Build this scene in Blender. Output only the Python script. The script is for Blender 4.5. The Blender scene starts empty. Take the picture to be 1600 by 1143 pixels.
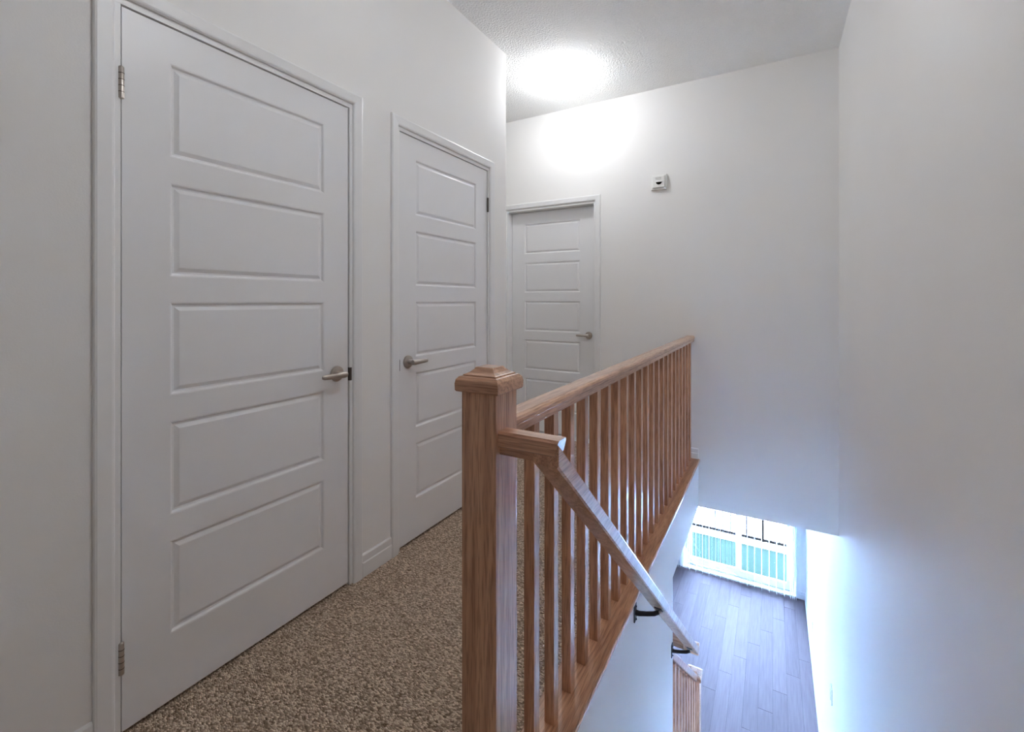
import bpy, bmesh, math, random
from mathutils import Vector, Matrix
random.seed(7)
S = bpy.context.scene
COL = S.collection
R = math.radians

# ------------------------------------------------------------------ camera, light, exposure
FPX, YAW, HOR = 708.0, 29.95, 469.0
cam_d = bpy.data.cameras.new('camera'); cam = bpy.data.objects.new('camera', cam_d); COL.objects.link(cam)
cam_d.sensor_fit = 'HORIZONTAL'; cam_d.sensor_width = 36.0
cam_d.lens = FPX / 1600.0 * 36.0
cam_d.shift_y = -(571.5 - HOR) / 1600.0
cam_d.clip_start = 0.02; cam_d.clip_end = 500
EYE = 1.221
cam.location = (0, 0, EYE)
cam.rotation_euler = (R(90), 0, R(YAW))
S.camera = cam

SKY_STRENGTH = 108.0
world = bpy.data.worlds.new('overcast_sky'); S.world = world
world.use_nodes = True
bg = world.node_tree.nodes['Background']
bg.inputs['Color'].default_value = (0.42, 0.565, 1.0, 1)
bg.inputs['Strength'].default_value = SKY_STRENGTH
LAMP_STRENGTH = 37.0
LAMP_COLOR = (0.945, 0.97, 1.0, 1)

S.view_settings.view_transform = 'Standard'
S.view_settings.look = 'None'
S.view_settings.gamma = 1.0
S.view_settings.use_curve_mapping = False
S.view_settings.exposure = 0.95
S.cycles.max_bounces = 14
S.cycles.diffuse_bounces = 10
S.cycles.glossy_bounces = 4
S.cycles.transmission_bounces = 6
S.cycles.transparent_max_bounces = 12
S.cycles.sample_clamp_indirect = 0.0
S.cycles.caustics_reflective = False
S.cycles.caustics_refractive = False

# ------------------------------------------------------------------ materials
def new_mat(name):
    m = bpy.data.materials.new(name); m.use_nodes = True
    nt = m.node_tree
    return m, nt, nt.nodes['Principled BSDF']
def N(nt, t, **kw):
    n = nt.nodes.new(t)
    for k, v in kw.items():
        if k in n.inputs: n.inputs[k].default_value = v
        else: setattr(n, k, v)
    return n
def plain(name, col, rough=0.5, metal=0.0, spec=0.5):
    m, nt, b = new_mat(name)
    b.inputs['Base Color'].default_value = (*col, 1)
    b.inputs['Roughness'].default_value = rough
    b.inputs['Metallic'].default_value = metal
    b.inputs['Specular IOR Level'].default_value = spec
    return m
def painted(name, col, rough, bscale, bdist, detail=3.0, strength=0.5, spec=0.4):
    """painted surface with a fine orange-peel relief"""
    m, nt, b = new_mat(name)
    tc = N(nt, 'ShaderNodeTexCoord')
    no = N(nt, 'ShaderNodeTexNoise', Scale=bscale, Detail=detail)
    nt.links.new(tc.outputs['Object'], no.inputs['Vector'])
    bp = N(nt, 'ShaderNodeBump', Strength=strength, Distance=bdist)
    nt.links.new(no.outputs['Fac'], bp.inputs['Height'])
    nt.links.new(bp.outputs['Normal'], b.inputs['Normal'])
    n2 = N(nt, 'ShaderNodeTexNoise', Scale=1.7, Detail=2.0)
    nt.links.new(tc.outputs['Object'], n2.inputs['Vector'])
    mx = N(nt, 'ShaderNodeMix', data_type='RGBA')
    mx.inputs[6].default_value = (*[c * 0.97 for c in col], 1)
    mx.inputs[7].default_value = (*[min(1, c * 1.02) for c in col], 1)
    nt.links.new(n2.outputs['Fac'], mx.inputs[0])
    nt.links.new(mx.outputs[2], b.inputs['Base Color'])
    b.inputs['Roughness'].default_value = rough
    b.inputs['Specular IOR Level'].default_value = spec
    return m
def oak(name, axis, light=(0.60, 0.325, 0.19), dark=(0.45, 0.222, 0.125)):
    """varnished oak, grain stretched along one local axis"""
    m, nt, b = new_mat(name)
    tc = N(nt, 'ShaderNodeTexCoord')
    oi = N(nt, 'ShaderNodeObjectInfo')
    mp = N(nt, 'ShaderNodeMapping')
    sc = [1.0, 1.0, 1.0]; sc['XYZ'.index(axis)] = 0.055
    mp.inputs['Scale'].default_value = sc
    off = N(nt, 'ShaderNodeVectorMath', operation='SCALE'); off.inputs[0].default_value = (7.1, 3.7, 5.3)
    nt.links.new(oi.outputs['Random'], off.inputs['Scale'])
    add = N(nt, 'ShaderNodeVectorMath', operation='ADD')
    nt.links.new(tc.outputs['Object'], mp.inputs['Vector'])
    nt.links.new(mp.outputs['Vector'], add.inputs[0]); nt.links.new(off.outputs[0], add.inputs[1])
    # cathedral figure
    n1 = N(nt, 'ShaderNodeTexNoise', Scale=9.0, Detail=2.0, Distortion=0.6)
    nt.links.new(add.outputs[0], n1.inputs['Vector'])
    mul = N(nt, 'ShaderNodeMath', operation='MULTIPLY'); mul.inputs[1].default_value = 16.0
    nt.links.new(n1.outputs['Fac'], mul.inputs[0])
    fr = N(nt, 'ShaderNodeMath', operation='PINGPONG'); fr.inputs[1].default_value = 1.0
    nt.links.new(mul.outputs[0], fr.inputs[0])
    # pores
    n2 = N(nt, 'ShaderNodeTexNoise', Scale=260.0, Detail=2.0)
    nt.links.new(add.outputs[0], n2.inputs['Vector'])
    r1 = N(nt, 'ShaderNodeValToRGB')
    r1.color_ramp.elements[0].position = 0.05; r1.color_ramp.elements[0].color = (*dark, 1)
    r1.color_ramp.elements[1].position = 0.75; r1.color_ramp.elements[1].color = (*light, 1)
    nt.links.new(fr.outputs[0], r1.inputs['Fac'])
    r2 = N(nt, 'ShaderNodeValToRGB')
    r2.color_ramp.elements[0].position = 0.38; r2.color_ramp.elements[0].color = (0.62, 0.55, 0.5, 1)
    r2.color_ramp.elements[1].position = 0.52; r2.color_ramp.elements[1].color = (1, 1, 1, 1)
    nt.links.new(n2.outputs['Fac'], r2.inputs['Fac'])
    mx = N(nt, 'ShaderNodeMix', data_type='RGBA', blend_type='MULTIPLY'); mx.inputs[0].default_value = 0.8
    nt.links.new(r1.outputs[0], mx.inputs[6]); nt.links.new(r2.outputs[0], mx.inputs[7])
    nt.links.new(mx.outputs[2], b.inputs['Base Color'])
    b.inputs['Roughness'].default_value = 0.42
    b.inputs['Specular IOR Level'].default_value = 0.5
    b.inputs['Coat Weight'].default_value = 1.0; b.inputs['Coat Roughness'].default_value = 0.22
    bp = N(nt, 'ShaderNodeBump', Strength=0.35, Distance=0.0006)
    nt.links.new(n2.outputs['Fac'], bp.inputs['Height']); nt.links.new(bp.outputs['Normal'], b.inputs['Normal'])
    return m
def carpet_mat():
    m, nt, b = new_mat('berber_carpet')
    tc = N(nt, 'ShaderNodeTexCoord')
    mp = N(nt, 'ShaderNodeMapping'); mp.inputs['Rotation'].default_value = (0, 0, R(35)); mp.inputs['Scale'].default_value = (1, 1.7, 1)
    nt.links.new(tc.outputs['Object'], mp.inputs['Vector'])
    v = N(nt, 'ShaderNodeTexVoronoi', Scale=125.0, Randomness=0.75)
    nt.links.new(mp.outputs['Vector'], v.inputs['Vector'])
    v2 = N(nt, 'ShaderNodeTexVoronoi', Scale=125.0, Randomness=0.75)
    nt.links.new(mp.outputs['Vector'], v2.inputs['Vector'])
    sep = N(nt, 'ShaderNodeSeparateColor'); nt.links.new(v2.outputs['Color'], sep.inputs[0])
    ramp = N(nt, 'ShaderNodeValToRGB')
    e = ramp.color_ramp.elements
    e[0].position = 0.0; e[0].color = (0.27, 0.185, 0.125, 1)
    e[1].position = 1.0; e[1].color = (0.90, 0.73, 0.58, 1)
    k = e.new(0.55); k.color = (0.56, 0.425, 0.32, 1)
    nt.links.new(sep.outputs[0], ramp.inputs['Fac'])
    nt.links.new(ramp.outputs[0], b.inputs['Base Color'])
    inv = N(nt, 'ShaderNodeMath', operation='MULTIPLY_ADD'); inv.inputs[1].default_value = -1.6; inv.inputs[2].default_value = 1.0
    nt.links.new(v.outputs['Distance'], inv.inputs[0])
    bp = N(nt, 'ShaderNodeBump', Strength=1.0, Distance=0.006)
    nt.links.new(inv.outputs[0], bp.inputs['Height']); nt.links.new(bp.outputs['Normal'], b.inputs['Normal'])
    b.inputs['Roughness'].default_value = 0.95; b.inputs['Specular IOR Level'].default_value = 0.1
    return m
def plank_mat():
    m, nt, b = new_mat('grey_laminate')
    tc = N(nt, 'ShaderNodeTexCoord'); oi = N(nt, 'ShaderNodeObjectInfo')
    mp = N(nt, 'ShaderNodeMapping'); mp.inputs['Scale'].default_value = (1, 0.06, 1)
    nt.links.new(tc.outputs['Object'], mp.inputs['Vector'])
    off = N(nt, 'ShaderNodeVectorMath', operation='SCALE'); off.inputs[0].default_value = (5.1, 9.7, 0)
    nt.links.new(oi.outputs['Random'], off.inputs['Scale'])
    add = N(nt, 'ShaderNodeVectorMath', operation='ADD')
    nt.links.new(mp.outputs['Vector'], add.inputs[0]); nt.links.new(off.outputs[0], add.inputs[1])
    n1 = N(nt, 'ShaderNodeTexNoise', Scale=60.0, Detail=4.0); nt.links.new(add.outputs[0], n1.inputs['Vector'])
    ramp = N(nt, 'ShaderNodeValToRGB')
    ramp.color_ramp.elements[0].position = 0.3; ramp.color_ramp.elements[0].color = (0.150, 0.108, 0.108, 1)
    ramp.color_ramp.elements[1].position = 0.7; ramp.color_ramp.elements[1].color = (0.180, 0.132, 0.132, 1)
    nt.links.new(n1.outputs['Fac'], ramp.inputs['Fac'])
    hs = N(nt, 'ShaderNodeHueSaturation')
    ma = N(nt, 'ShaderNodeMath', operation='MULTIPLY_ADD'); ma.inputs[1].default_value = 0.2; ma.inputs[2].default_value = 0.9
    nt.links.new(oi.outputs['Random'], ma.inputs[0]); nt.links.new(ma.outputs[0], hs.inputs['Value'])
    nt.links.new(ramp.outputs[0], hs.inputs['Color']); nt.links.new(hs.outputs[0], b.inputs['Base Color'])
    b.inputs['Roughness'].default_value = 0.7; b.inputs['Specular IOR Level'].default_value = 0.04
    return m
def glass_mat(name, tint):
    m = bpy.data.materials.new(name); m.use_nodes = True
    nt = m.node_tree; nt.nodes.clear()
    o = N(nt, 'ShaderNodeOutputMaterial'); t = N(nt, 'ShaderNodeBsdfTransparent'); g = N(nt, 'ShaderNodeBsdfGlossy')
    t.inputs['Color'].default_value = (*tint, 1); g.inputs['Roughness'].default_value = 0.02
    f = N(nt, 'ShaderNodeFresnel'); f.inputs['IOR'].default_value = 1.45
    mx = N(nt, 'ShaderNodeMixShader')
    nt.links.new(f.outputs[0], mx.inputs[0]); nt.links.new(t.outputs[0], mx.inputs[1]); nt.links.new(g.outputs[0], mx.inputs[2])
    nt.links.new(mx.outputs[0], o.inputs['Surface'])
    return m
def emit_mat(name, col, st):
    m = bpy.data.materials.new(name); m.use_nodes = True
    nt = m.node_tree; nt.nodes.clear()
    o = N(nt, 'ShaderNodeOutputMaterial'); e = N(nt, 'ShaderNodeEmission')
    e.inputs['Color'].default_value = col; e.inputs['Strength'].default_value = st
    nt.links.new(e.outputs[0], o.inputs['Surface'])
    return m

M = {}
M['wall'] = painted('wall_paint', (0.83, 0.82, 0.805), 0.7, 260, 0.0007, strength=0.35, spec=0.25)
M['ceiling'] = painted('stipple_ceiling', (0.92, 0.92, 0.91), 0.9, 85, 0.009, detail=2.5, strength=1.0, spec=0.1)
M['trim'] = painted('white_trim', (0.80, 0.80, 0.80), 0.38, 40, 0.0003, strength=0.2, spec=0.5)
M['door'] = painted('white_door', (0.80, 0.80, 0.81), 0.36, 150, 0.0003, strength=0.25, spec=0.5)
M['oak_x'] = oak('oak_grain_x', 'X'); M['oak_y'] = oak('oak_grain_y', 'Y'); M['oak_z'] = oak('oak_grain_z', 'Z')
M['carpet'] = carpet_mat()
M['plank'] = plank_mat()
M['underlay'] = plain('dark_joint', (0.10, 0.09, 0.09), 0.8)
M['nickel'] = plain('satin_nickel', (0.52, 0.47, 0.43), 0.32, 1.0)
M['dark_metal'] = plain('aged_steel', (0.10, 0.085, 0.075), 0.45, 0.8)
M['black'] = plain('black_iron', (0.012, 0.012, 0.02), 0.45)
M['white_plastic'] = plain('white_plastic', (0.82, 0.82, 0.80), 0.4)
M['grey_plastic'] = plain('grey_plastic', (0.45, 0.44, 0.43), 0.5)
M['dark_plastic'] = plain('dark_plastic', (0.06, 0.055, 0.05), 0.5)
M['vinyl'] = plain('white_vinyl', (0.80, 0.82, 0.84), 0.35)
M['vane'] = plain('vinyl_vane', (0.78, 0.80, 0.82), 0.5)
M['glass'] = glass_mat('door_glass', (0.86, 0.97, 0.97))
M['lamp'] = emit_mat('lit_opal_globe', LAMP_COLOR, LAMP_STRENGTH)
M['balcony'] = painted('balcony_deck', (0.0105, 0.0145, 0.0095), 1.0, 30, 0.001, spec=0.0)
M['kerb'] = plain('pale_kerb', (0.7, 0.72, 0.74), 0.8)
M['rail_metal'] = plain('brown_rail_metal', (0.0040, 0.0028, 0.0020), 0.9, 0.0, 0.0)
M['ground'] = plain('pale_ground', (0.55, 0.55, 0.55), 0.9)

# ------------------------------------------------------------------ mesh helpers
def link(name, me, mat, parent=None, loc=(0, 0, 0), rot=(0, 0, 0)):
    o = bpy.data.objects.new(name, me); COL.objects.link(o)
    if mat is not None and len(me.materials) == 0: me.materials.append(mat)
    o.location = loc; o.rotation_euler = rot
    if parent is not None: o.parent = parent
    return o
def finish(bm, name):
    bmesh.ops.recalc_face_normals(bm, faces=bm.faces)
    me = bpy.data.meshes.new(name); bm.to_mesh(me); bm.free()
    return me
def add_box(bm, x0, x1, y0, y1, z0, z1):
    v = [bm.verts.new(p) for p in ((x0,y0,z0),(x1,y0,z0),(x1,y1,z0),(x0,y1,z0),(x0,y0,z1),(x1,y0,z1),(x1,y1,z1),(x0,y1,z1))]
    for f in ((0,3,2,1),(4,5,6,7),(0,1,5,4),(1,2,6,5),(2,3,7,6),(3,0,4,7)):
        bm.faces.new([v[i] for i in f])
    return v
def box_me(name, x0, x1, y0, y1, z0, z1, bev=0.0, seg=2):
    bm = bmesh.new(); add_box(bm, x0, x1, y0, y1, z0, z1)
    if bev > 0:
        bmesh.ops.bevel(bm, geom=list(bm.edges), offset=bev, segments=seg, profile=0.6, affect='EDGES')
    return finish(bm, name)
def boxes_me(name, bl, bev=0.0):
    bm = bmesh.new()
    for b in bl: add_box(bm, *b)
    if bev > 0:
        bmesh.ops.bevel(bm, geom=list(bm.edges), offset=bev, segments=2, profile=0.6, affect='EDGES')
    return finish(bm, name)
def prism_me(name, prof, axis, a, b, shear=None):
    """extrude a closed 2-D profile along an axis from a to b; shear(p, t) may move points"""
    bm = bmesh.new()
    rings = []
    for t in (a, b):
        r = []
        for (p, q) in prof:
            c = {'X': (t, p, q), 'Y': (p, t, q), 'Z': (p, q, t)}[axis]
            if shear: c = shear(c, t)
            r.append(bm.verts.new(c))
        rings.append(r)
    n = len(prof)
    for i in range(n):
        bm.faces.new((rings[0][i], rings[0][(i+1) % n], rings[1][(i+1) % n], rings[1][i]))
    bm.faces.new(rings[0][::-1]); bm.faces.new(rings[1])
    return finish(bm, name)
def lathe_me(name, prof, n=32, axis='Z', smooth=True):
    bm = bmesh.new(); rings = []
    for (r, h) in prof:
        ring = []
        for i in range(n):
            a = 2 * math.pi * i / n; c, s = r * math.cos(a), r * math.sin(a)
            ring.append(bm.verts.new({'Z': (c, s, h), 'Y': (c, h, s), 'X': (h, c, s)}[axis]))
        rings.append(ring)
    for k in range(len(rings) - 1):
        for i in range(n):
            bm.faces.new((rings[k][i], rings[k][(i+1) % n], rings[k+1][(i+1) % n], rings[k+1][i]))
    bm.faces.new(rings[0]); bm.faces.new(rings[-1])
    me = finish(bm, name)
    if smooth: shade(me)
    return me
def tube_me(name, pts, rad, n=12, smooth=True):
    """round tube through points; rad may be a list"""
    bm = bmesh.new(); rings = []
    pts = [Vector(p) for p in pts]
    for k, p in enumerate(pts):
        d = (pts[min(k+1, len(pts)-1)] - pts[max(k-1, 0)]).normalized()
        ref = Vector((0, 0, 1)) if abs(d.z) < 0.9 else Vector((1, 0, 0))
        u = d.cross(ref).normalized(); w = d.cross(u)
        r = rad[k] if isinstance(rad, (list, tuple)) else rad
        rings.append([bm.verts.new(p + r * (math.cos(2*math.pi*i/n) * u + math.sin(2*math.pi*i/n) * w)) for i in range(n)])
    for k in range(len(rings) - 1):
        for i in range(n):
            bm.faces.new((rings[k][i], rings[k][(i+1) % n], rings[k+1][(i+1) % n], rings[k+1][i]))
    bm.faces.new(rings[0]); bm.faces.new(rings[-1])
    me = finish(bm, name)
    if smooth: shade(me)
    return me
def shade(me, ang=40):
    for p in me.polygons: p.use_smooth = True
    try: me.set_sharp_from_angle(angle=R(ang))
    except Exception: pass
def empty(name, loc=(0, 0, 0), rot=(0, 0, 0), parent=None):
    o = bpy.data.objects.new(name, None); COL.objects.link(o)
    o.location = loc; o.rotation_euler = rot; o.empty_display_size = 0.1
    if parent is not None: o.parent = parent
    return o
def tag(o, label, cat=None, group=None, kind=None):
    if label: o['label'] = label
    if cat: o['category'] = cat
    if group: o['group'] = group
    if kind: o['kind'] = kind
    return o
def struct(o, label, cat):
    return tag(o, label, cat, kind='structure')

# ------------------------------------------------------------------ key dimensions (metres, upper floor = 0)
XL, XR = -1.575, 0.377          # faces of left and right wall
YC, YB = 2.65, 3.68             # outside corner of left wall, back wall face
YREAR, XFAR = -2.3, -3.3
ZC, ZLC, ZF = 2.894, -0.34, -2.78   # ceiling, lower ceiling, lower floor
YWIN = 7.2
XS = -0.49                      # stairwell side wall face
YST = 0.93                      # first riser
RISE, RUN, NR = 2.78 / 14, 0.229, 14
DW, DH, DGAP = 0.779, 2.032, 0.012
D1Y, D2Y = 0.554, 1.642         # door edges nearest the camera
D3X0, D3X1 = -2.165, -1.325
JT = 0.020
HEAD = DGAP + DH + 0.003

# ------------------------------------------------------------------ structure
def wall_with_doors(fixed0, fixed1, along, a0, a1, z0, z1, holes):
    """boxes of a wall along 'X' or 'Y' with door holes (h0, h1, top)"""
    out, cur = [], a0
    def bb(p0, p1, q0, q1):
        out.append((fixed0, fixed1, p0, p1, q0, q1) if along == 'Y' else (p0, p1, fixed0, fixed1, q0, q1))
    for (h0, h1, hb, ht) in holes:
        bb(cur, h0, z0, z1); bb(h0, h1, ht, z1)
        if hb > z0: bb(h0, h1, z0, hb)
        cur = h1
    bb(cur, a1, z0, z1)
    return out
hole = lambda y: (y - JT, y + DW + JT, 0.0, HEAD + JT)
w = link('wall_left', boxes_me('wall_left', wall_with_doors(XL - 0.115, XL, 'Y', YREAR, YC, 0, ZC, [hole(D1Y), hole(D2Y)])), M['wall'])
struct(w, 'pale warm grey wall holding the two near panel doors', 'wall')
w = link('wall_branch', box_me('wall_branch', XFAR, XL - 0.115, YC - 0.115, YC, 0, ZC), M['wall'])
struct(w, 'pale wall turning the corner past the second door', 'wall')
w = link('wall_back', boxes_me('wall_back', wall_with_doors(YB, YB + 0.12, 'X', XFAR, XR, ZLC, ZC, [(D3X0 - JT, D3X1 + JT, 0.0, HEAD + JT)])), M['wall'])
struct(w, 'pale end wall above the stairwell with the far door and white detector', 'wall')
w = link('wall_leak_block', boxes_me('wall_leak_block', [(-2.9, -0.7, 4.7, 4.8, 0, 2.3), (-2.9, -2.8, YB + 0.12, 4.7, 0, 2.3), (-0.8, -0.7, YB + 0.12, 4.7, 0, 2.3), (-2.9, -0.7, YB + 0.12, 4.8, 2.3, 2.4), (-2.9, -0.7, YB + 0.12, 4.8, -0.1, 0)]), M['wall'])  # unseen box added to stop sky light leaking under the far door
struct(w, 'walls closing the space behind the far door, added to block outside light', 'wall')
w = link('wall_right', box_me('wall_right', XR, XR + 0.12, YREAR, YWIN + 0.15, ZF, ZC), M['wall'])
struct(w, 'tall plain pale wall along the right of the stairwell', 'wall')
w = link('wall_rear', box_me('wall_rear', XFAR, XR, YREAR - 0.12, YREAR, ZLC, ZC), M['wall'])
struct(w, 'pale wall closing the landing behind the viewer', 'wall')
w = link('wall_outer', box_me('wall_outer', XFAR - 0.12, XFAR, YREAR - 0.12, YWIN + 0.15, ZF, ZC), M['wall'])
struct(w, 'outer wall closing the side hall and lower room', 'wall')
w = link('wall_stairwell', boxes_me('wall_stairwell', [(XS - 0.11, XS, YST - 0.06, 2.665, ZF, 0.0), (XS - 0.11, XS, 2.665, YB, ZLC, 0.0)]), M['wall'])
struct(w, 'pale bluish wall under the balustrade down the side of the stairs', 'wall')
w = link('wall_stair_end', box_me('wall_stair_end', XFAR, XR, YST - 0.18, YST - 0.06, ZF, ZLC), M['wall'])
struct(w, 'wall under the landing at the top of the stairs', 'wall')
# patio door opening in the lower far wall
PX0, PX1, PZ1 = -1.17, 0.268, -0.72
w = link('wall_window', boxes_me('wall_window', [(XFAR, PX0, YWIN, YWIN + 0.15, ZF, ZLC), (PX1, XR, YWIN, YWIN + 0.15, ZF, ZLC), (PX0, PX1, YWIN, YWIN + 0.15, PZ1, ZLC)]), M['wall'])
struct(w, 'lower floor wall around the patio door', 'wall')
c = link('ceiling', box_me('ceiling', XFAR - 0.12, XR + 0.12, YREAR - 0.12, YB + 0.12, ZC, ZC + 0.1), M['ceiling'])
struct(c, 'white stippled ceiling with the round lamp', 'ceiling')
c = link('ceiling_lower', boxes_me('ceiling_lower', [(XFAR, XR, YB + 0.12, YWIN + 0.15, ZLC, ZLC + 0.14), (XFAR, XS - 0.11, YST - 0.06, YB, ZLC, -0.02), (XFAR, XR, YREAR, YST - 0.06, ZLC, -0.02)]), M['ceiling'])
struct(c, 'white ceiling of the lower room', 'ceiling')
f = link('floor', boxes_me('floor', [(XFAR, XS - 0.11, YREAR, YB, -0.02, 0.0), (XS - 0.11, XR, YREAR, YST, -0.02, 0.0)]), M['carpet'])
struct(f, 'brown beige looped carpet on the upper landing', 'carpet')

# stairs (just below the frame): white risers, pale treads
st = empty('stairs', (0, YST, ZF)); struct(st, 'flight of stairs descending beside the balustrade', 'stairs')
prof = [(0.0, -0.021 - ZF)]
for i in range(1, NR):
    z = -RISE * i - ZF - 0.022
    prof += [(RUN * (i - 1), z), (RUN * i, z)]
prof += [(RUN * (NR - 1), 0.0), (-0.06, 0.0), (-0.06, -0.021 - ZF)]
link('stringer', prism_me('stringer', prof, 'X', XS + 0.001, XR - 0.001), M['trim'], st)
tme = box_me('tread', XS + 0.002, XR - 0.002, 0.001, RUN + 0.02, -0.022, 0.0, 0.006, 2)
M['tread'] = oak('pale_oak_tread', 'X', (0.74, 0.68, 0.60), (0.66, 0.59, 0.50))
for i in range(1, NR): link('tread', tme, M['tread'], st, (0, RUN * (i - 1), -RISE * i - ZF))

# lower floor of laminate planks
fl = empty('floor_lower', (0, 4, ZF)); struct(fl, 'greyish laminate plank floor of the lower room', 'floor')
link('subfloor', box_me('subfloor', XFAR, XR, YST - 0.06 - 4, YWIN - 4, -0.05, -0.008), M['underlay'], fl)
PW, PL = 0.127, 1.22
pm = box_me('plank', 0.0006, PW - 0.0006, 0.0006, PL - 0.0006, -0.008, 0, 0.0012, 1)
col_i = 0; x = XR - PW
while x > -2.6:
    y = YWIN - 4 - PL + 0.37 * ((col_i * 7) % 4) * 0.83
    while y > 3.2 - 4:
        if y + PL > YWIN - 4 - 0.001:
            me = box_me('plank', 0.0006, PW - 0.0006, 0.0006, YWIN - 4 - y - 0.001, -0.008, 0, 0.0012, 1)
            if YWIN - 4 - y > 0.05: link('plank', me, M['plank'], fl, (x, y, 0))
        else:
            link('plank', pm, M['plank'], fl, (x, y, 0))
        y -= PL
    x -= PW; col_i += 1

# baseboards: profile (out from wall, up)
BB = [(0, 0), (0.012, 0), (0.012, 0.062), (0.009, 0.066), (0.009, 0.094), (0.005, 0.100), (0, 0.100)]
def baseboard(name, label, segs, z=0.0):
    """segs: (side, fixed, a, b): side '+X' = face looks to +X"""
    bm_all = []
    root = None
    for (side, fx, a, b) in segs:
        if side == '+X': me = prism_me(name, [(fx + p, z + q) for p, q in BB], 'Y', a, b)
        elif side == '-X': me = prism_me(name, [(fx - p, z + q) for p, q in BB], 'Y', a, b)
        elif side == '-Y': me = prism_me(name, [(fx - p, z + q) for p, q in BB], 'X', a, b)
        else: me = prism_me(name, [(fx + p, z + q) for p, q in BB], 'X', a, b)
        bm_all.append(me)
    bm = bmesh.new()
    for me in bm_all: bm.from_mesh(me)
    me = bpy.data.meshes.new(name); bm.to_mesh(me); bm.free()
    o = link(name, me, M['trim'])
    struct(o, label, 'baseboard'); return o
CW = 0.047
cas = lambda y: (y - JT - CW, y + DW + JT + CW)
baseboard('baseboard_left', 'white baseboard between the two near panel doors', [('+X', XL, YREAR, cas(D1Y)[0]), ('+X', XL, cas(D1Y)[1], cas(D2Y)[0]), ('+X', XL, cas(D2Y)[1], YC)])
baseboard('baseboard_back', 'white baseboard at the foot of the end wall by the balustrade', [('-Y', YB, D3X1 + JT + CW, XS)])
baseboard('baseboard_right', 'white baseboard along the lower floor of the right wall', [('-X', XR, YST + RUN * NR, YWIN)], ZF)
baseboard('baseboard_lower', 'short white baseboard beside the patio door', [('-Y', YWIN, PX1 + 0.045, XR - 0.012)], ZF)

# ------------------------------------------------------------------ doors (local: x = width, -y = front, z = up)
PANEL_H, PGAP, TOPR, BOTR, STILE = 0.282, 0.079, 0.108, 0.199, 0.117
def panel_me(w, h):
    prof = [(0, 0), (0.004, 0.0012), (0.009, 0.008), (0.014, 0.0085), (0.026, 0.0022), (0.029, 0.002)]
    bm = bmesh.new(); rings = []
    for (i, d) in prof:
        rings.append([bm.verts.new(p) for p in ((i, d, i), (w - i, d, i), (w - i, d, h - i), (i, d, h - i))])
    for k in range(len(rings) - 1):
        for j in range(4):
            bm.faces.new((rings[k][j], rings[k][(j+1) % 4], rings[k+1][(j+1) % 4], rings[k+1][j]))
    bm.faces.new(rings[-1])
    back = [bm.verts.new(p) for p in ((0, 0.012, 0), (w, 0.012, 0), (w, 0.012, h), (0, 0.012, h))]
    for j in range(4): bm.faces.new((rings[0][j], rings[0][(j+1) % 4], back[(j+1) % 4], back[j]))
    bm.faces.new(back)
    return finish(bm, 'panel')
def slab_me(w, stl, str_):
    bl = [(0, w, 0.012, 0.035, 0, DH), (0, stl, 0, 0.012, 0, DH), (w - str_, w, 0, 0.012, 0, DH)]
    z = 0.0; bl.append((stl, w - str_, 0, 0.012, 0, BOTR)); z = BOTR
    for i in range(5):
        z += PANEL_H
        top = z + PGAP if i < 4 else DH
        bl.append((stl, w - str_, 0, 0.012, z, top)); z = top
    return boxes_me('slab', bl)
def lever_handle(parent, x, z, direction):
    """rosette, neck and lever pointing along local x (direction = +1 / -1)"""
    h = link('lever_handle', lathe_me('lever_handle', [(0.0, 0.0), (0.032, 0.0), (0.0325, -0.004), (0.030, -0.009), (0.022, -0.0115), (0.0, -0.012)], 36, 'Y'), M['nickel'], parent, (x, 0, z))
    link('neck', lathe_me('neck', [(0.0, -0.010), (0.0125, -0.010), (0.011, -0.030), (0.0125, -0.046), (0.0, -0.048)], 24, 'Y'), M['nickel'], h)
    bm = bmesh.new()
    secs = [(-0.013, -0.046, 0.011, 0.0125), (0.0, -0.050, 0.0125, 0.0135), (0.03, -0.052, 0.010, 0.0115), (0.065, -0.051, 0.0075, 0.011), (0.094, -0.047, 0.0055, 0.0095), (0.102, -0.044, 0.003, 0.006)]
    rings = []
    for (lx, ly, ry, rz) in secs:
        rings.append([bm.verts.new((direction * lx, ly + ry * math.cos(a), rz * math.sin(a))) for a in [2*math.pi*i/16 for i in range(16)]])
    for k in range(len(rings) - 1):
        for i in range(16): bm.faces.new((rings[k][i], rings[k][(i+1) % 16], rings[k+1][(i+1) % 16], rings[k+1][i]))
    bm.faces.new(rings[0]); bm.faces.new(rings[-1])
    me = finish(bm, 'lever'); shade(me)
    link('lever', me, M['nickel'], h)
    tag(h, 'satin nickel lever handle'); return h
def hinge(parent, x, z, mat):
    h = link('hinge', lathe_me('hinge', [(0.0, -0.046), (0.004, -0.045), (0.0065, -0.043), (0.0065, 0.043), (0.004, 0.046), (0.0, 0.047)], 14), mat, parent, (x, -0.0065, z))
    for kz in (-0.026, -0.0087, 0.0087, 0.026):
        link('knuckle_ring', lathe_me('knuckle_ring', [(0.0, -0.0008), (0.0069, -0.0008), (0.0069, 0.0008), (0.0, 0.0008)], 14), M['dark_metal'], h, (0, 0, kz))
    return h
def make_door(name, label, loc, rotz, w, stl, str_, handle_x, lever_dir, hinge_x, hinge_mat):
    d = empty(name, loc, (0, 0, rotz)); struct(d, label, 'door')
    link('slab', slab_me(w, stl, str_), M['door'], d, (0, 0, DGAP))
    pme = panel_me(w - stl - str_, PANEL_H); z = DGAP + BOTR
    for i in range(5):
        link('panel', pme, M['door'], d, (stl, 0, z)); z += PANEL_H + PGAP
    lever_handle(d, handle_x, 0.915, lever_dir)
    if hinge_x is not None:
        for hz in (0.222, 1.828): hinge(d, hinge_x, hz, hinge_mat)
    return d
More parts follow.
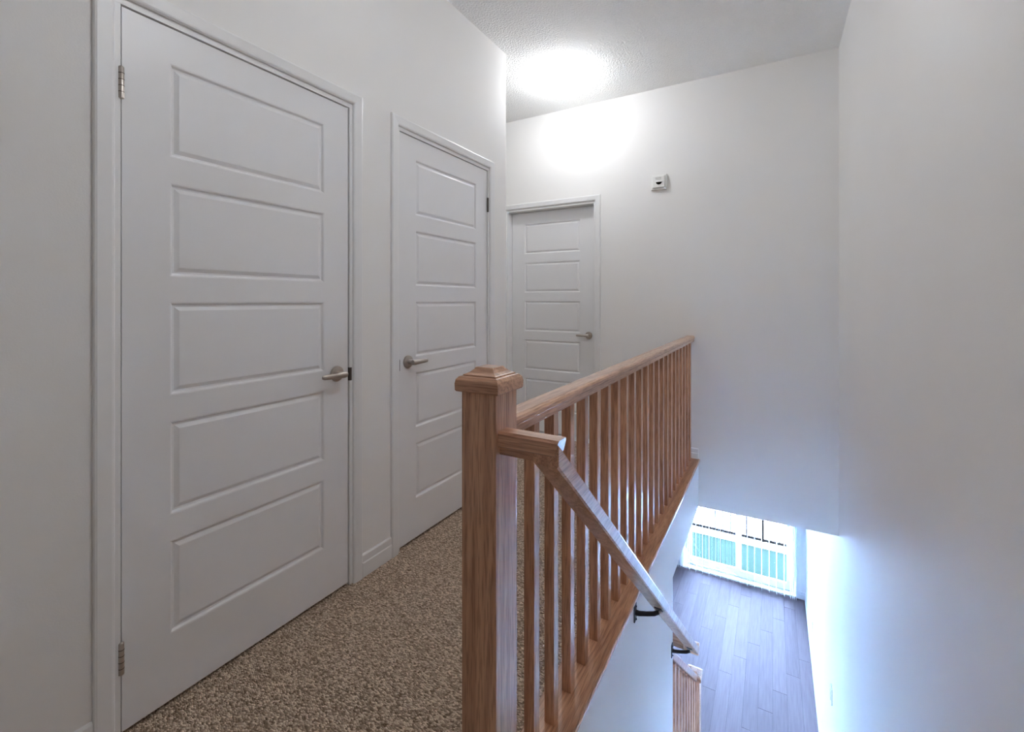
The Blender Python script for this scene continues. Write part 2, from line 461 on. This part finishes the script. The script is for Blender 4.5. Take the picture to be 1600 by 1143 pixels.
def make_casing(name, label, loc, rotz, w, depth, front, stop_y):
    """jamb lining plus flat casing around an opening of slab width w; local x 0..w, wall face at y = front"""
    t = empty(name, loc, (0, 0, rotz)); struct(t, label, 'door frame')
    H = HEAD
    link('jamb', boxes_me('jamb', [(-JT + 0.001, -0.0045, front, front + depth, 0, H + 0.0), (w + 0.0045, w + JT - 0.001, front, front + depth, 0, H), (-JT + 0.001, w + JT - 0.001, front, front + depth, H + 0.0005, H + JT - 0.001)]), M['trim'], t)
    link('door_stop', boxes_me('door_stop', [(-0.0045, 0.010, stop_y, stop_y + 0.03, 0, H), (w - 0.010, w + 0.0045, stop_y, stop_y + 0.03, 0, H), (0.010, w - 0.010, stop_y, stop_y + 0.03, H - 0.012, H)]), M['trim'], t)
    # mitred casing with an eased inner edge: sections (offset outwards, thickness)
    prof = [(0.0, 0.0), (0.0, 0.007), (0.004, 0.011), (0.009, 0.0125), (0.040, 0.0145), (0.045, 0.0125), (CW, 0.009), (CW, 0.0)]
    i0 = JT - 0.001
    def seg(nm, pts):
        bm = bmesh.new(); rings = []
        for fn in pts: rings.append([bm.verts.new(fn(o, th)) for (o, th) in prof])
        n = len(prof)
        for i in range(n): bm.faces.new((rings[0][i], rings[0][(i+1) % n], rings[1][(i+1) % n], rings[1][i]))
        bm.faces.new(rings[0]); bm.faces.new(rings[1])
        return finish(bm, nm)
    HT = H + i0
    link('side_casing', seg('side_casing', [lambda o, th: (-i0 - o, front - th, 0), lambda o, th: (-i0 - o, front - th, HT + o)]), M['trim'], t)
    link('side_casing', seg('side_casing', [lambda o, th: (w + i0 + o, front - th, 0), lambda o, th: (w + i0 + o, front - th, HT + o)]), M['trim'], t)
    link('head_casing', seg('head_casing', [lambda o, th: (-i0 - o, front - th, HT + o), lambda o, th: (w + i0 + o, front - th, HT + o)]), M['trim'], t)
    return t
FR = -0.006   # wall face sits 6 mm in front of the slab face for the near doors
XD = XL + FR - 0.0
for (nm, lab, y, hx, ld, hgx, hm) in (
    ('door_1', 'nearest white five panel door with hinges on its left edge', D1Y, DW - 0.058, -1, -0.003, M['nickel']),
    ('door_2', 'second white five panel door behind the newel post, lever on its left', D2Y, 0.058, 1, DW + 0.003, M['dark_metal'])):
    make_door(nm, lab, (XD, y, 0), R(90), DW, STILE, STILE, hx, ld, hgx, hm)
c1 = make_casing('trim_1', 'white door frame and casing around the nearest door', (XD, D1Y, 0), R(90), DW, 0.115, FR, 0.036)
c2 = make_casing('trim_2', 'white door frame and casing around the second door', (XD, D2Y, 0), R(90), DW, 0.115, FR, 0.036)
def strike(parent, x0, x1, y0, z, r=0.028):
    link('strike_plate', box_me('strike_plate', x0, x1, y0, y0 + 0.03, z - r, z + r, 0.002, 1), M['dark_metal'], parent)
strike(c1, DW + 0.0025, DW + 0.0048, -0.0075, 0.905)
link('strike_lip', box_me('strike_lip', DW + 0.004, DW + 0.015, -0.0080, -0.0055, 0.877, 0.933, 0.001, 1), M['dark_metal'], c1)
strike(c2, -0.0048, -0.0025, -0.0075, 0.905)
W3 = D3X1 - D3X0
REC = 0.085
make_door('door_3', 'far white panel door at the end of the landing, under the ceiling lamp', (D3X0, YB + REC, 0), 0, W3, 0.132, 0.150, W3 - 0.070, -1, None, None)
make_casing('trim_3', 'white door frame and casing around the far door', (D3X0, YB + REC, 0), 0, W3, 0.12, -REC, 0.0355)

# ------------------------------------------------------------------ upper balustrade
BX = -0.5495                      # centre line
NW = 0.089
NY0 = 0.809
RAIL_T, RAIL_B, RW = 0.952, 0.908, 0.066
bal = empty('stair_balustrade', (BX, NY0 + NW / 2, 0))
tag(bal, 'long oak balustrade with square newel post guarding the open stairwell', 'balustrade')
oy = NY0 + NW / 2
np_ = link('newel_post', box_me('newel_post', -NW/2, NW/2, -NW/2, NW/2, 0.0, 1.028, 0.0025, 2), M['oak_z'], bal)
tag(np_, 'square oak newel post with moulded cap')
def cap_me():
    hw = NW / 2
    prof = [(hw - 0.001, 1.0), (hw + 0.0085, 1.0), (hw + 0.0108, 1.003), (hw + 0.0112, 1.017), (hw + 0.0095, 1.026), (hw + 0.004, 1.0325), (hw - 0.002, 1.034), (hw - 0.0025, 1.0365), (hw - 0.007, 1.038), (hw - 0.014, 1.042), (hw - 0.020, 1.0475), (hw - 0.022, 1.051), (hw - 0.0235, 1.052)]
    bm = bmesh.new(); rings = []
    for (r, z) in prof: rings.append([bm.verts.new(p) for p in ((-r, -r, z), (r, -r, z), (r, r, z), (-r, r, z))])
    for k in range(len(rings) - 1):
        for j in range(4): bm.faces.new((rings[k][j], rings[k][(j+1) % 4], rings[k+1][(j+1) % 4], rings[k+1][j]))
    bm.faces.new(rings[0]); bm.faces.new(rings[-1])
    return finish(bm, 'post_cap')
CAPDZ = 0.022
link('post_cap', cap_me(), M['oak_x'], np_, (0, 0, CAPDZ))
def rail_profile(w, t, b):
    h = w / 2
    return [(-h + 0.006, b), (h - 0.006, b), (h - 0.004, b + 0.002), (h - 0.004, b + 0.020), (h, b + 0.024), (h, t - 0.010), (h - 0.003, t - 0.004), (h - 0.010, t),
            (-h + 0.010, t), (-h + 0.003, t - 0.004), (-h, t - 0.010), (-h, b + 0.024), (-h + 0.004, b + 0.020), (-h + 0.004, b + 0.002)]
link('top_rail', prism_me('top_rail', rail_profile(RW, RAIL_T, RAIL_B), 'Y', NW / 2, YB - oy - 0.001), M['oak_y'], bal)
BT = 0.022
link('base_board', prism_me('base_board', [(-0.062, 0.0), (0.066, 0.0), (0.071, 0.004), (0.072, 0.012), (0.070, 0.019), (0.066, BT), (-0.058, BT), (-0.062, 0.018)], 'Y', -NW / 2 - 0.03, YB - oy - 0.001), M['oak_y'], bal)
BW = 0.031
bme = box_me('baluster', -BW/2, BW/2, -BW/2, BW/2, BT, RAIL_B + 0.001, 0.0015, 1)
NB = 23
Y0B, Y1B = 0.936, 3.610
for i in range(NB):
    y = Y0B + (Y1B - Y0B) * i / (NB - 1)
    link('baluster', bme, M['oak_z'], bal, (0, y - oy, 0))

# ------------------------------------------------------------------ stair handrail on brackets
SL = RISE / RUN
ang = math.atan(SL)
HX, HW, HH = -0.394, 0.056, 0.040     # centre, width, thickness
HYS, HZS, HYE = 0.820, 0.942, 2.760   # top edge at its upper end, lower end
hr = empty('stair_handrail', (XS, HYS, 0.85))
tag(hr, 'sloping oak handrail on black iron brackets running down from the newel post', 'handrail')
def local(p): return (p[0] - XS, p[1] - HYS, p[2] - 0.85)
def rings_me(name, rings):
    bm = bmesh.new(); rr = [[bm.verts.new(p) for p in r] for r in rings]; n = len(rr[0])
    for k in range(len(rr) - 1):
        for i in range(n): bm.faces.new((rr[k][i], rr[k][(i+1) % n], rr[k+1][(i+1) % n], rr[k+1][i]))
    bm.faces.new(rr[0]); bm.faces.new(rr[-1])
    return finish(bm, name)
def sloped(name, xc, w, y0, y1, zt0, thick, conv, cut=0.0):
    """rail of vertical thickness thick falling along +Y, eased edges; cut leans the end faces"""
    h = w / 2
    prof = [(-h + 0.004, 0), (h - 0.004, 0), (h, 0.005), (h, thick - 0.010), (h - 0.003, thick - 0.004), (h - 0.010, thick), (-h + 0.010, thick), (-h + 0.003, thick - 0.004), (-h, thick - 0.010), (-h, 0.005)]
    rings = []
    for y in (y0, y1):
        r = []
        for p, q in prof:
            yy = y + cut * (thick - q)
            r.append(conv((xc + p, yy, zt0 - SL * (yy - y0) - thick + q)))
        rings.append(r)
    return rings_me(name, rings)
M['oak_slope'] = oak('oak_grain_slope', 'Y')
VT = HH / math.cos(ang)
link('rail', sloped('rail', HX, HW, HYS, HYE, HZS, VT, local, 0.0), M['oak_slope'], hr)
def level_piece(name, x0, x1, y0, d, z, conv, lean=0.0):
    """level moulded piece along X: block with a recessed fillet below"""
    prof = [(y0 + 0.008, z - 0.050), (y0 + d - 0.008, z - 0.050), (y0 + d - 0.006, z - 0.034), (y0 + d, z - 0.030), (y0 + d, z - 0.007), (y0 + d - 0.006, z), (y0 + 0.006, z), (y0, z - 0.005), (y0, z - 0.030), (y0 + 0.006, z - 0.034)]
    return rings_me(name, [[conv((x0, p, q)) for p, q in prof], [conv((x1 - lean * (z - q), p, q)) for p, q in prof]])
link('level_return', level_piece('level_return', BX + NW / 2 + 0.0002, HX + HW / 2 + 0.0005, HYS - 0.004, 0.044, HZS + 0.001, local, 0.25), M['oak_x'], hr)
# lower end: short level piece turning towards the wall
ze = HZS - SL * (HYE - HYS)
link('end_return', box_me('end_return', HX - 0.052 - XS, HX + HW / 2 + 0.001 - XS, HYE - HYS - 0.006, HYE - HYS + 0.040, ze - 0.85 - 0.058, ze - 0.85 - 0.004, 0.009, 3), M['oak_x'], hr)
def bracket(y):
    zt = HZS - SL * (y - HYS) - HH / math.cos(ang)     # underside of the rail
    zw = zt - 0.045
    b = link('bracket', box_me('bracket', 0.0, 0.006, -0.015, 0.015, -0.036, 0.036, 0.0028, 2), M['black'], hr, local((XS, y, zw)))
    x1 = HX - XS
    link('arm', tube_me('arm', [(0.004, 0, 0.0), (0.020, 0, 0.001), (0.050, 0, 0.010), (x1 - 0.018, 0, 0.020), (x1 - 0.004, 0, 0.030), (x1, 0, 0.046)], [0.012, 0.010, 0.009, 0.009, 0.009, 0.009], 10), M['black'], b)
    link('saddle', box_me('saddle', x1 - 0.014, x1 + 0.014, -0.026, 0.026, -0.002, 0.002, 0.001, 1), M['black'], b, (0, 0, 0.043), (-ang, 0, 0))
    for dz in (-0.026, 0.026):
        link('screw', lathe_me('screw', [(0.0, 0.005), (0.0045, 0.006), (0.003, 0.010), (0.0, 0.0105)], 10, 'X'), M['black'], b, (0, 0, dz))
bracket(1.850); bracket(2.630)

# ------------------------------------------------------------------ lower balustrade beyond the end of the wall
LX = XS - 0.028
LY0, LY1 = 2.668, 3.60
LZ0 = -0.745                       # rail top at LY0
lb = empty('lower_balustrade', (LX, LY0, ZF))
tag(lb, 'short lower oak balustrade beside the foot of the stairs', 'balustrade')
def lrel(p): return (p[0] - LX, p[1] - LY0, p[2] - ZF)
link('rail', sloped('rail', LX, 0.056, LY0, LY1 + 0.02, LZ0, 0.056, lrel), M['oak_slope'], lb)
link('level_return', level_piece('level_return', LX - 0.028, XS + 0.056, LY0 + 0.002, 0.046, LZ0 + 0.062, lrel), M['oak_x'], lb)
nb = 9
for i in range(nb):
    y = LY0 + 0.05 + (LY1 - LY0 - 0.07) * i / (nb - 1)
    zt = LZ0 - SL * (y - LY0) - 0.058
    zb = -RISE * (math.floor((y - YST) / RUN) + 1) - 0.02
    me = box_me('baluster', -BW/2, BW/2, -BW/2, BW/2, zb - ZF, zt - ZF, 0.0015, 1)
    link('baluster', me, M['oak_z'], lb, (0, y - LY0, 0))
zb = -RISE * 13
npl = link('newel_post', box_me('newel_post', -NW/2, NW/2, -NW/2, NW/2, 0, 1.17, 0.0025, 2), M['oak_z'], lb, (0, LY1 + 0.06 - LY0, 0))
link('post_cap', cap_me(), M['oak_x'], npl, (0, 0, 1.17 - 1.028 + CAPDZ))
link('skirt_board', prism_me('skirt_board', [(y - LY0, -SL * (y - YST) - 0.28 + dz - ZF) for (y, dz) in ((LY0, 0), (LY1, 0), (LY1, 0.26), (LY0, 0.26))], 'X', -0.062, -0.022), M['oak_y'], lb)

# ------------------------------------------------------------------ ceiling globe, plus a matching one added out of view as fill light
base_me = lathe_me('base', [(0.0, 0.0), (0.066, 0.0), (0.068, -0.006), (0.066, -0.020), (0.058, -0.030), (0.052, -0.034), (0.0, -0.034)], 40)
gp = [(0.045, -0.030), (0.050, -0.036), (0.060, -0.048)]
for i in range(0, 15):
    a = R(38 - i * 128 / 14)
    gp.append((max(0.0005, 0.074 * math.cos(a)), -0.097 + 0.074 * math.sin(a)))
globe_me = lathe_me('globe', gp, 40)
for (lx, ly, lab) in ((-1.379, 3.10, 'lit white globe lamp on the ceiling in front of the far door'), (-0.12, 1.10, 'lit white globe added out of view over the top of the stairs as fill light')):
    lp = empty('ceiling_lamp', (lx, ly, ZC)); tag(lp, lab, 'lamp', 'matching ceiling globe lamps')
    link('base', base_me, M['white_plastic'], lp)
    link('globe', globe_me, M['lamp'], lp)

# ------------------------------------------------------------------ small wall fittings
dt = empty('wall_detector', (-0.778, YB, 2.150)); tag(dt, 'small white square detector box with a dark half-moon slot on the end wall', 'detector')
link('back_plate', box_me('back_plate', -0.060, 0.060, -0.018, 0, -0.060, 0.060, 0.006, 3), M['white_plastic'], dt)
link('cover', box_me('cover', -0.046, 0.046, -0.036, -0.017, -0.046, 0.046, 0.006, 3), M['white_plastic'], dt)
hm = bmesh.new(); vs = []
for i in range(13):
    a = math.pi + math.pi * i / 12
    vs.append((0.022 * math.cos(a), 0.020 * math.sin(a)))
hm.free()
link('slot', prism_me('slot', vs, 'X', 0, 0) if False else (lambda: (lambda bm: ([bm.faces.new([bm.verts.new((p, -0.0368, q)) for p, q in vs])], bmesh.ops.solidify(bm, geom=list(bm.faces), thickness=0.001), finish(bm, 'slot'))[-1])(bmesh.new()))(), M['dark_plastic'], dt, (0.004, 0, -0.004))
link('brow', box_me('brow', -0.024, 0.024, -0.042, -0.035, 0.0, 0.006, 0.002, 2), M['white_plastic'], dt, (0.004, 0, -0.004))
for i in range(4):
    link('vent', box_me('vent', -0.022, 0.022, -0.0368, -0.0355, 0.014 + i * 0.006, 0.0165 + i * 0.006), M['grey_plastic'], dt)

def wall_plate(name, label, cat, y, z, kind):
    p = empty(name, (XR, y, z)); tag(p, label, cat)
    link('plate', box_me('plate', -0.007, 0, -0.036, 0.036, -0.058, 0.058, 0.003, 2), M['white_plastic'], p)
    if kind == 'switch':
        link('rocker', box_me('rocker', -0.012, -0.006, -0.016, 0.016, -0.033, 0.033, 0.002, 2), M['white_plastic'], p)
    else:
        for dz in (-0.020, 0.020):
            s = link('socket', box_me('socket', -0.010, -0.006, -0.017, 0.017, dz - 0.014, dz + 0.014, 0.002, 2), M['white_plastic'], p)
            for dy in (-0.006, 0.006):
                link('slot', box_me('slot', -0.0104, -0.0098, dy - 0.001, dy + 0.001, dz - 0.004, dz + 0.006), M['dark_plastic'], s)
    return p
wall_plate('light_switch', 'white rocker light switch on the right wall by the stairs', 'switch', 4.08, -1.69, 'switch')
wall_plate('wall_outlet', 'white wall outlet low on the right wall near the patio door', 'outlet', 5.94, -2.33, 'outlet')

# ------------------------------------------------------------------ patio door
w1 = empty('window_1', (PX0, YWIN, ZF)); struct(w1, 'white framed sliding patio door at the end of the lower room', 'patio door')
PW_, PH_ = PX1 - PX0, PZ1 - ZF
FT = 0.05
link('frame', boxes_me('frame', [(0.001, FT, 0.02, 0.13, 0.001, PH_ - 0.001), (PW_ - FT, PW_ - 0.001, 0.02, 0.13, 0.001, PH_ - 0.001), (FT, PW_ - FT, 0.02, 0.13, PH_ - FT, PH_ - 0.001), (FT, PW_ - FT, 0.02, 0.13, 0.001, 0.035)]), M['vinyl'], w1)
link('sill_track', boxes_me('sill_track', [(FT, PW_ - FT, 0.045, 0.050, 0.035, 0.045), (FT, PW_ - FT, 0.078, 0.083, 0.035, 0.045)]), M['grey_plastic'], w1)
link('casing', boxes_me('casing', [(-0.045, 0.004, -0.012, -0.0005, 0, PH_ + 0.045), (PW_ - 0.004, PW_ + 0.045, -0.012, -0.0005, 0, PH_ + 0.045), (0.004, PW_ - 0.004, -0.012, -0.0005, PH_ - 0.004, PH_ + 0.045)], 0.002), M['trim'], w1)
mid = PW_ / 2 + 0.02
for (a, b, y) in ((FT - 0.005, mid + 0.035, 0.086), (mid - 0.035, PW_ - FT + 0.005, 0.052)):
    SW, SB = 0.062, 0.085
    z0, z1 = 0.046, PH_ - FT - 0.002
    s = link('sash', boxes_me('sash', [(a, a + SW, y, y + 0.030, z0, z1), (b - SW, b, y, y + 0.030, z0, z1), (a + SW, b - SW, y, y + 0.030, z0, z0 + SB), (a + SW, b - SW, y, y + 0.030, z1 - 0.06, z1)]), M['vinyl'], w1)
    link('pane', box_me('pane', a + SW - 0.004, b - SW + 0.004, y + 0.012, y + 0.018, z0 + SB - 0.004, z1 - 0.056), M['glass'], s)
link('pull_handle', box_me('pull_handle', mid - 0.028, mid - 0.004, 0.030, 0.052, 0.95, 1.15, 0.005, 2), M['vinyl'], w1)

# vertical blind
vb = empty('vertical_blind', (PX0 - 0.06, YWIN - 0.085, PZ1 + 0.10)); tag(vb, 'open white vertical blind hanging in front of the patio door', 'blind')
link('head_rail', box_me('head_rail', -0.08, PW_ + 0.10, -0.02, 0.02, -0.035, 0.0, 0.003, 2), M['vinyl'], vb)
for dx in (0.1, 0.75, 1.40):
    link('head_bracket', box_me('head_bracket', dx, dx + 0.03, 0.0, 0.084, -0.012, 0.006, 0.001, 1), M['vinyl'], vb)
VH = (PZ1 + 0.10 - 0.036) - (ZF + 0.03)
def vane_me(w=0.089, h=VH, bow=0.0004):
    bm = bmesh.new(); n = 6; top = []; bot = []
    for i in range(n + 1):
        t = i / n - 0.5
        p = (bow * (1 - (2 * t) ** 2), t * w)
        top.append(bm.verts.new((p[0], p[1], 0))); bot.append(bm.verts.new((p[0], p[1], -h)))
    for i in range(n): bm.faces.new((top[i], top[i+1], bot[i+1], bot[i]))
    bmesh.ops.solidify(bm, geom=list(bm.faces), thickness=0.0012)
    me = finish(bm, 'vane'); shade(me, 60); return me
vme = vane_me()
xs = [-0.04, 0.0, 0.03] + [0.16 + 0.0885 * i for i in range(5)] + [0.575 + 0.05 * i for i in range(3)] + [0.74 + 0.0885 * i for i in range(8)] + [1.43, 1.455, 1.475, 1.495]
for i, x in enumerate(xs):
    link('vane', vme, M['vane'], vb, (x, 0, -0.036), (0, 0, R(5 + random.uniform(-1.0, 1.0))))
# one vane bent with its lower end curling towards the glass
bm = bmesh.new(); pts = []
for i in range(25):
    t = i / 24
    z = -0.036 - 1.15 - t * 0.86
    x = 0.10 - 0.05 * math.sin(math.pi * min(1, t * 1.1)) + (0.17 * max(0, (t - 0.62) / 0.38) ** 1.8)
    pts.append((x, z))
pts = [(0.10, -0.036)] + pts
A = [bm.verts.new((x, -0.030, z)) for x, z in pts]; B = [bm.verts.new((x, 0.022, z)) for x, z in pts]
for i in range(len(pts) - 1): bm.faces.new((A[i], A[i+1], B[i+1], B[i]))
bmesh.ops.solidify(bm, geom=list(bm.faces), thickness=0.004)
me = finish(bm, 'vane'); shade(me, 60)
cv = link('vane', me, M['vane'], vb); tag(cv, 'bent vane curling at its lower end')

# ------------------------------------------------------------------ outside: balcony, kerb, railing, ground
BYO = 8.66
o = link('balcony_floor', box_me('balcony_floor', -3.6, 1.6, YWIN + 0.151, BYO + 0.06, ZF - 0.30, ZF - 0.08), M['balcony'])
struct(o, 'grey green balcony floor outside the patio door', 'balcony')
o = link('balcony_kerb', box_me('balcony_kerb', -3.6, 1.6, BYO - 0.14, BYO - 0.02, ZF - 0.08, ZF - 0.03, 0.006, 2), M['kerb'])
struct(o, 'pale kerb along the balcony edge', 'kerb')
br = empty('balcony_railing', (-1.0, BYO, ZF - 0.08)); tag(br, 'thin brown metal balcony railing seen through the patio door', 'railing')
link('bottom_rail', box_me('bottom_rail', -2.6, 2.6, -0.012, 0.012, 0.05, 0.095, 0.003, 1), M['rail_metal'], br)
link('top_rail', box_me('top_rail', -2.6, 2.6, -0.02, 0.02, 1.03, 1.07, 0.004, 1), M['rail_metal'], br)
pk = box_me('picket', -0.009, 0.009, -0.009, 0.009, 0.09, 1.04)
for i in range(43): link('picket', pk, M['rail_metal'], br, (-2.55 + i * 5.1 / 42, 0, 0))
for x in (-2.58, -0.9, 0.85, 2.58):
    link('post', box_me('post', -0.02, 0.02, -0.02, 0.02, 0.0, 1.04, 0.002, 1), M['rail_metal'], br, (x, 0, 0))
o = link('balcony_sky_block', box_me('balcony_sky_block', -3.6, 1.6, YWIN + 0.151, BYO + 0.06, ZLC + 0.02, ZLC + 0.2), M['kerb'])  # unseen slab added to cut steep sky light near the patio door
struct(o, 'pale slab added over the balcony to block high sky light', 'balcony')
g = link('ground', box_me('ground', -60, 60, BYO + 1.0, 140, ZF - 3.3, ZF - 3.2), M['ground'])
struct(g, 'pale ground outside beyond the balcony', 'ground')
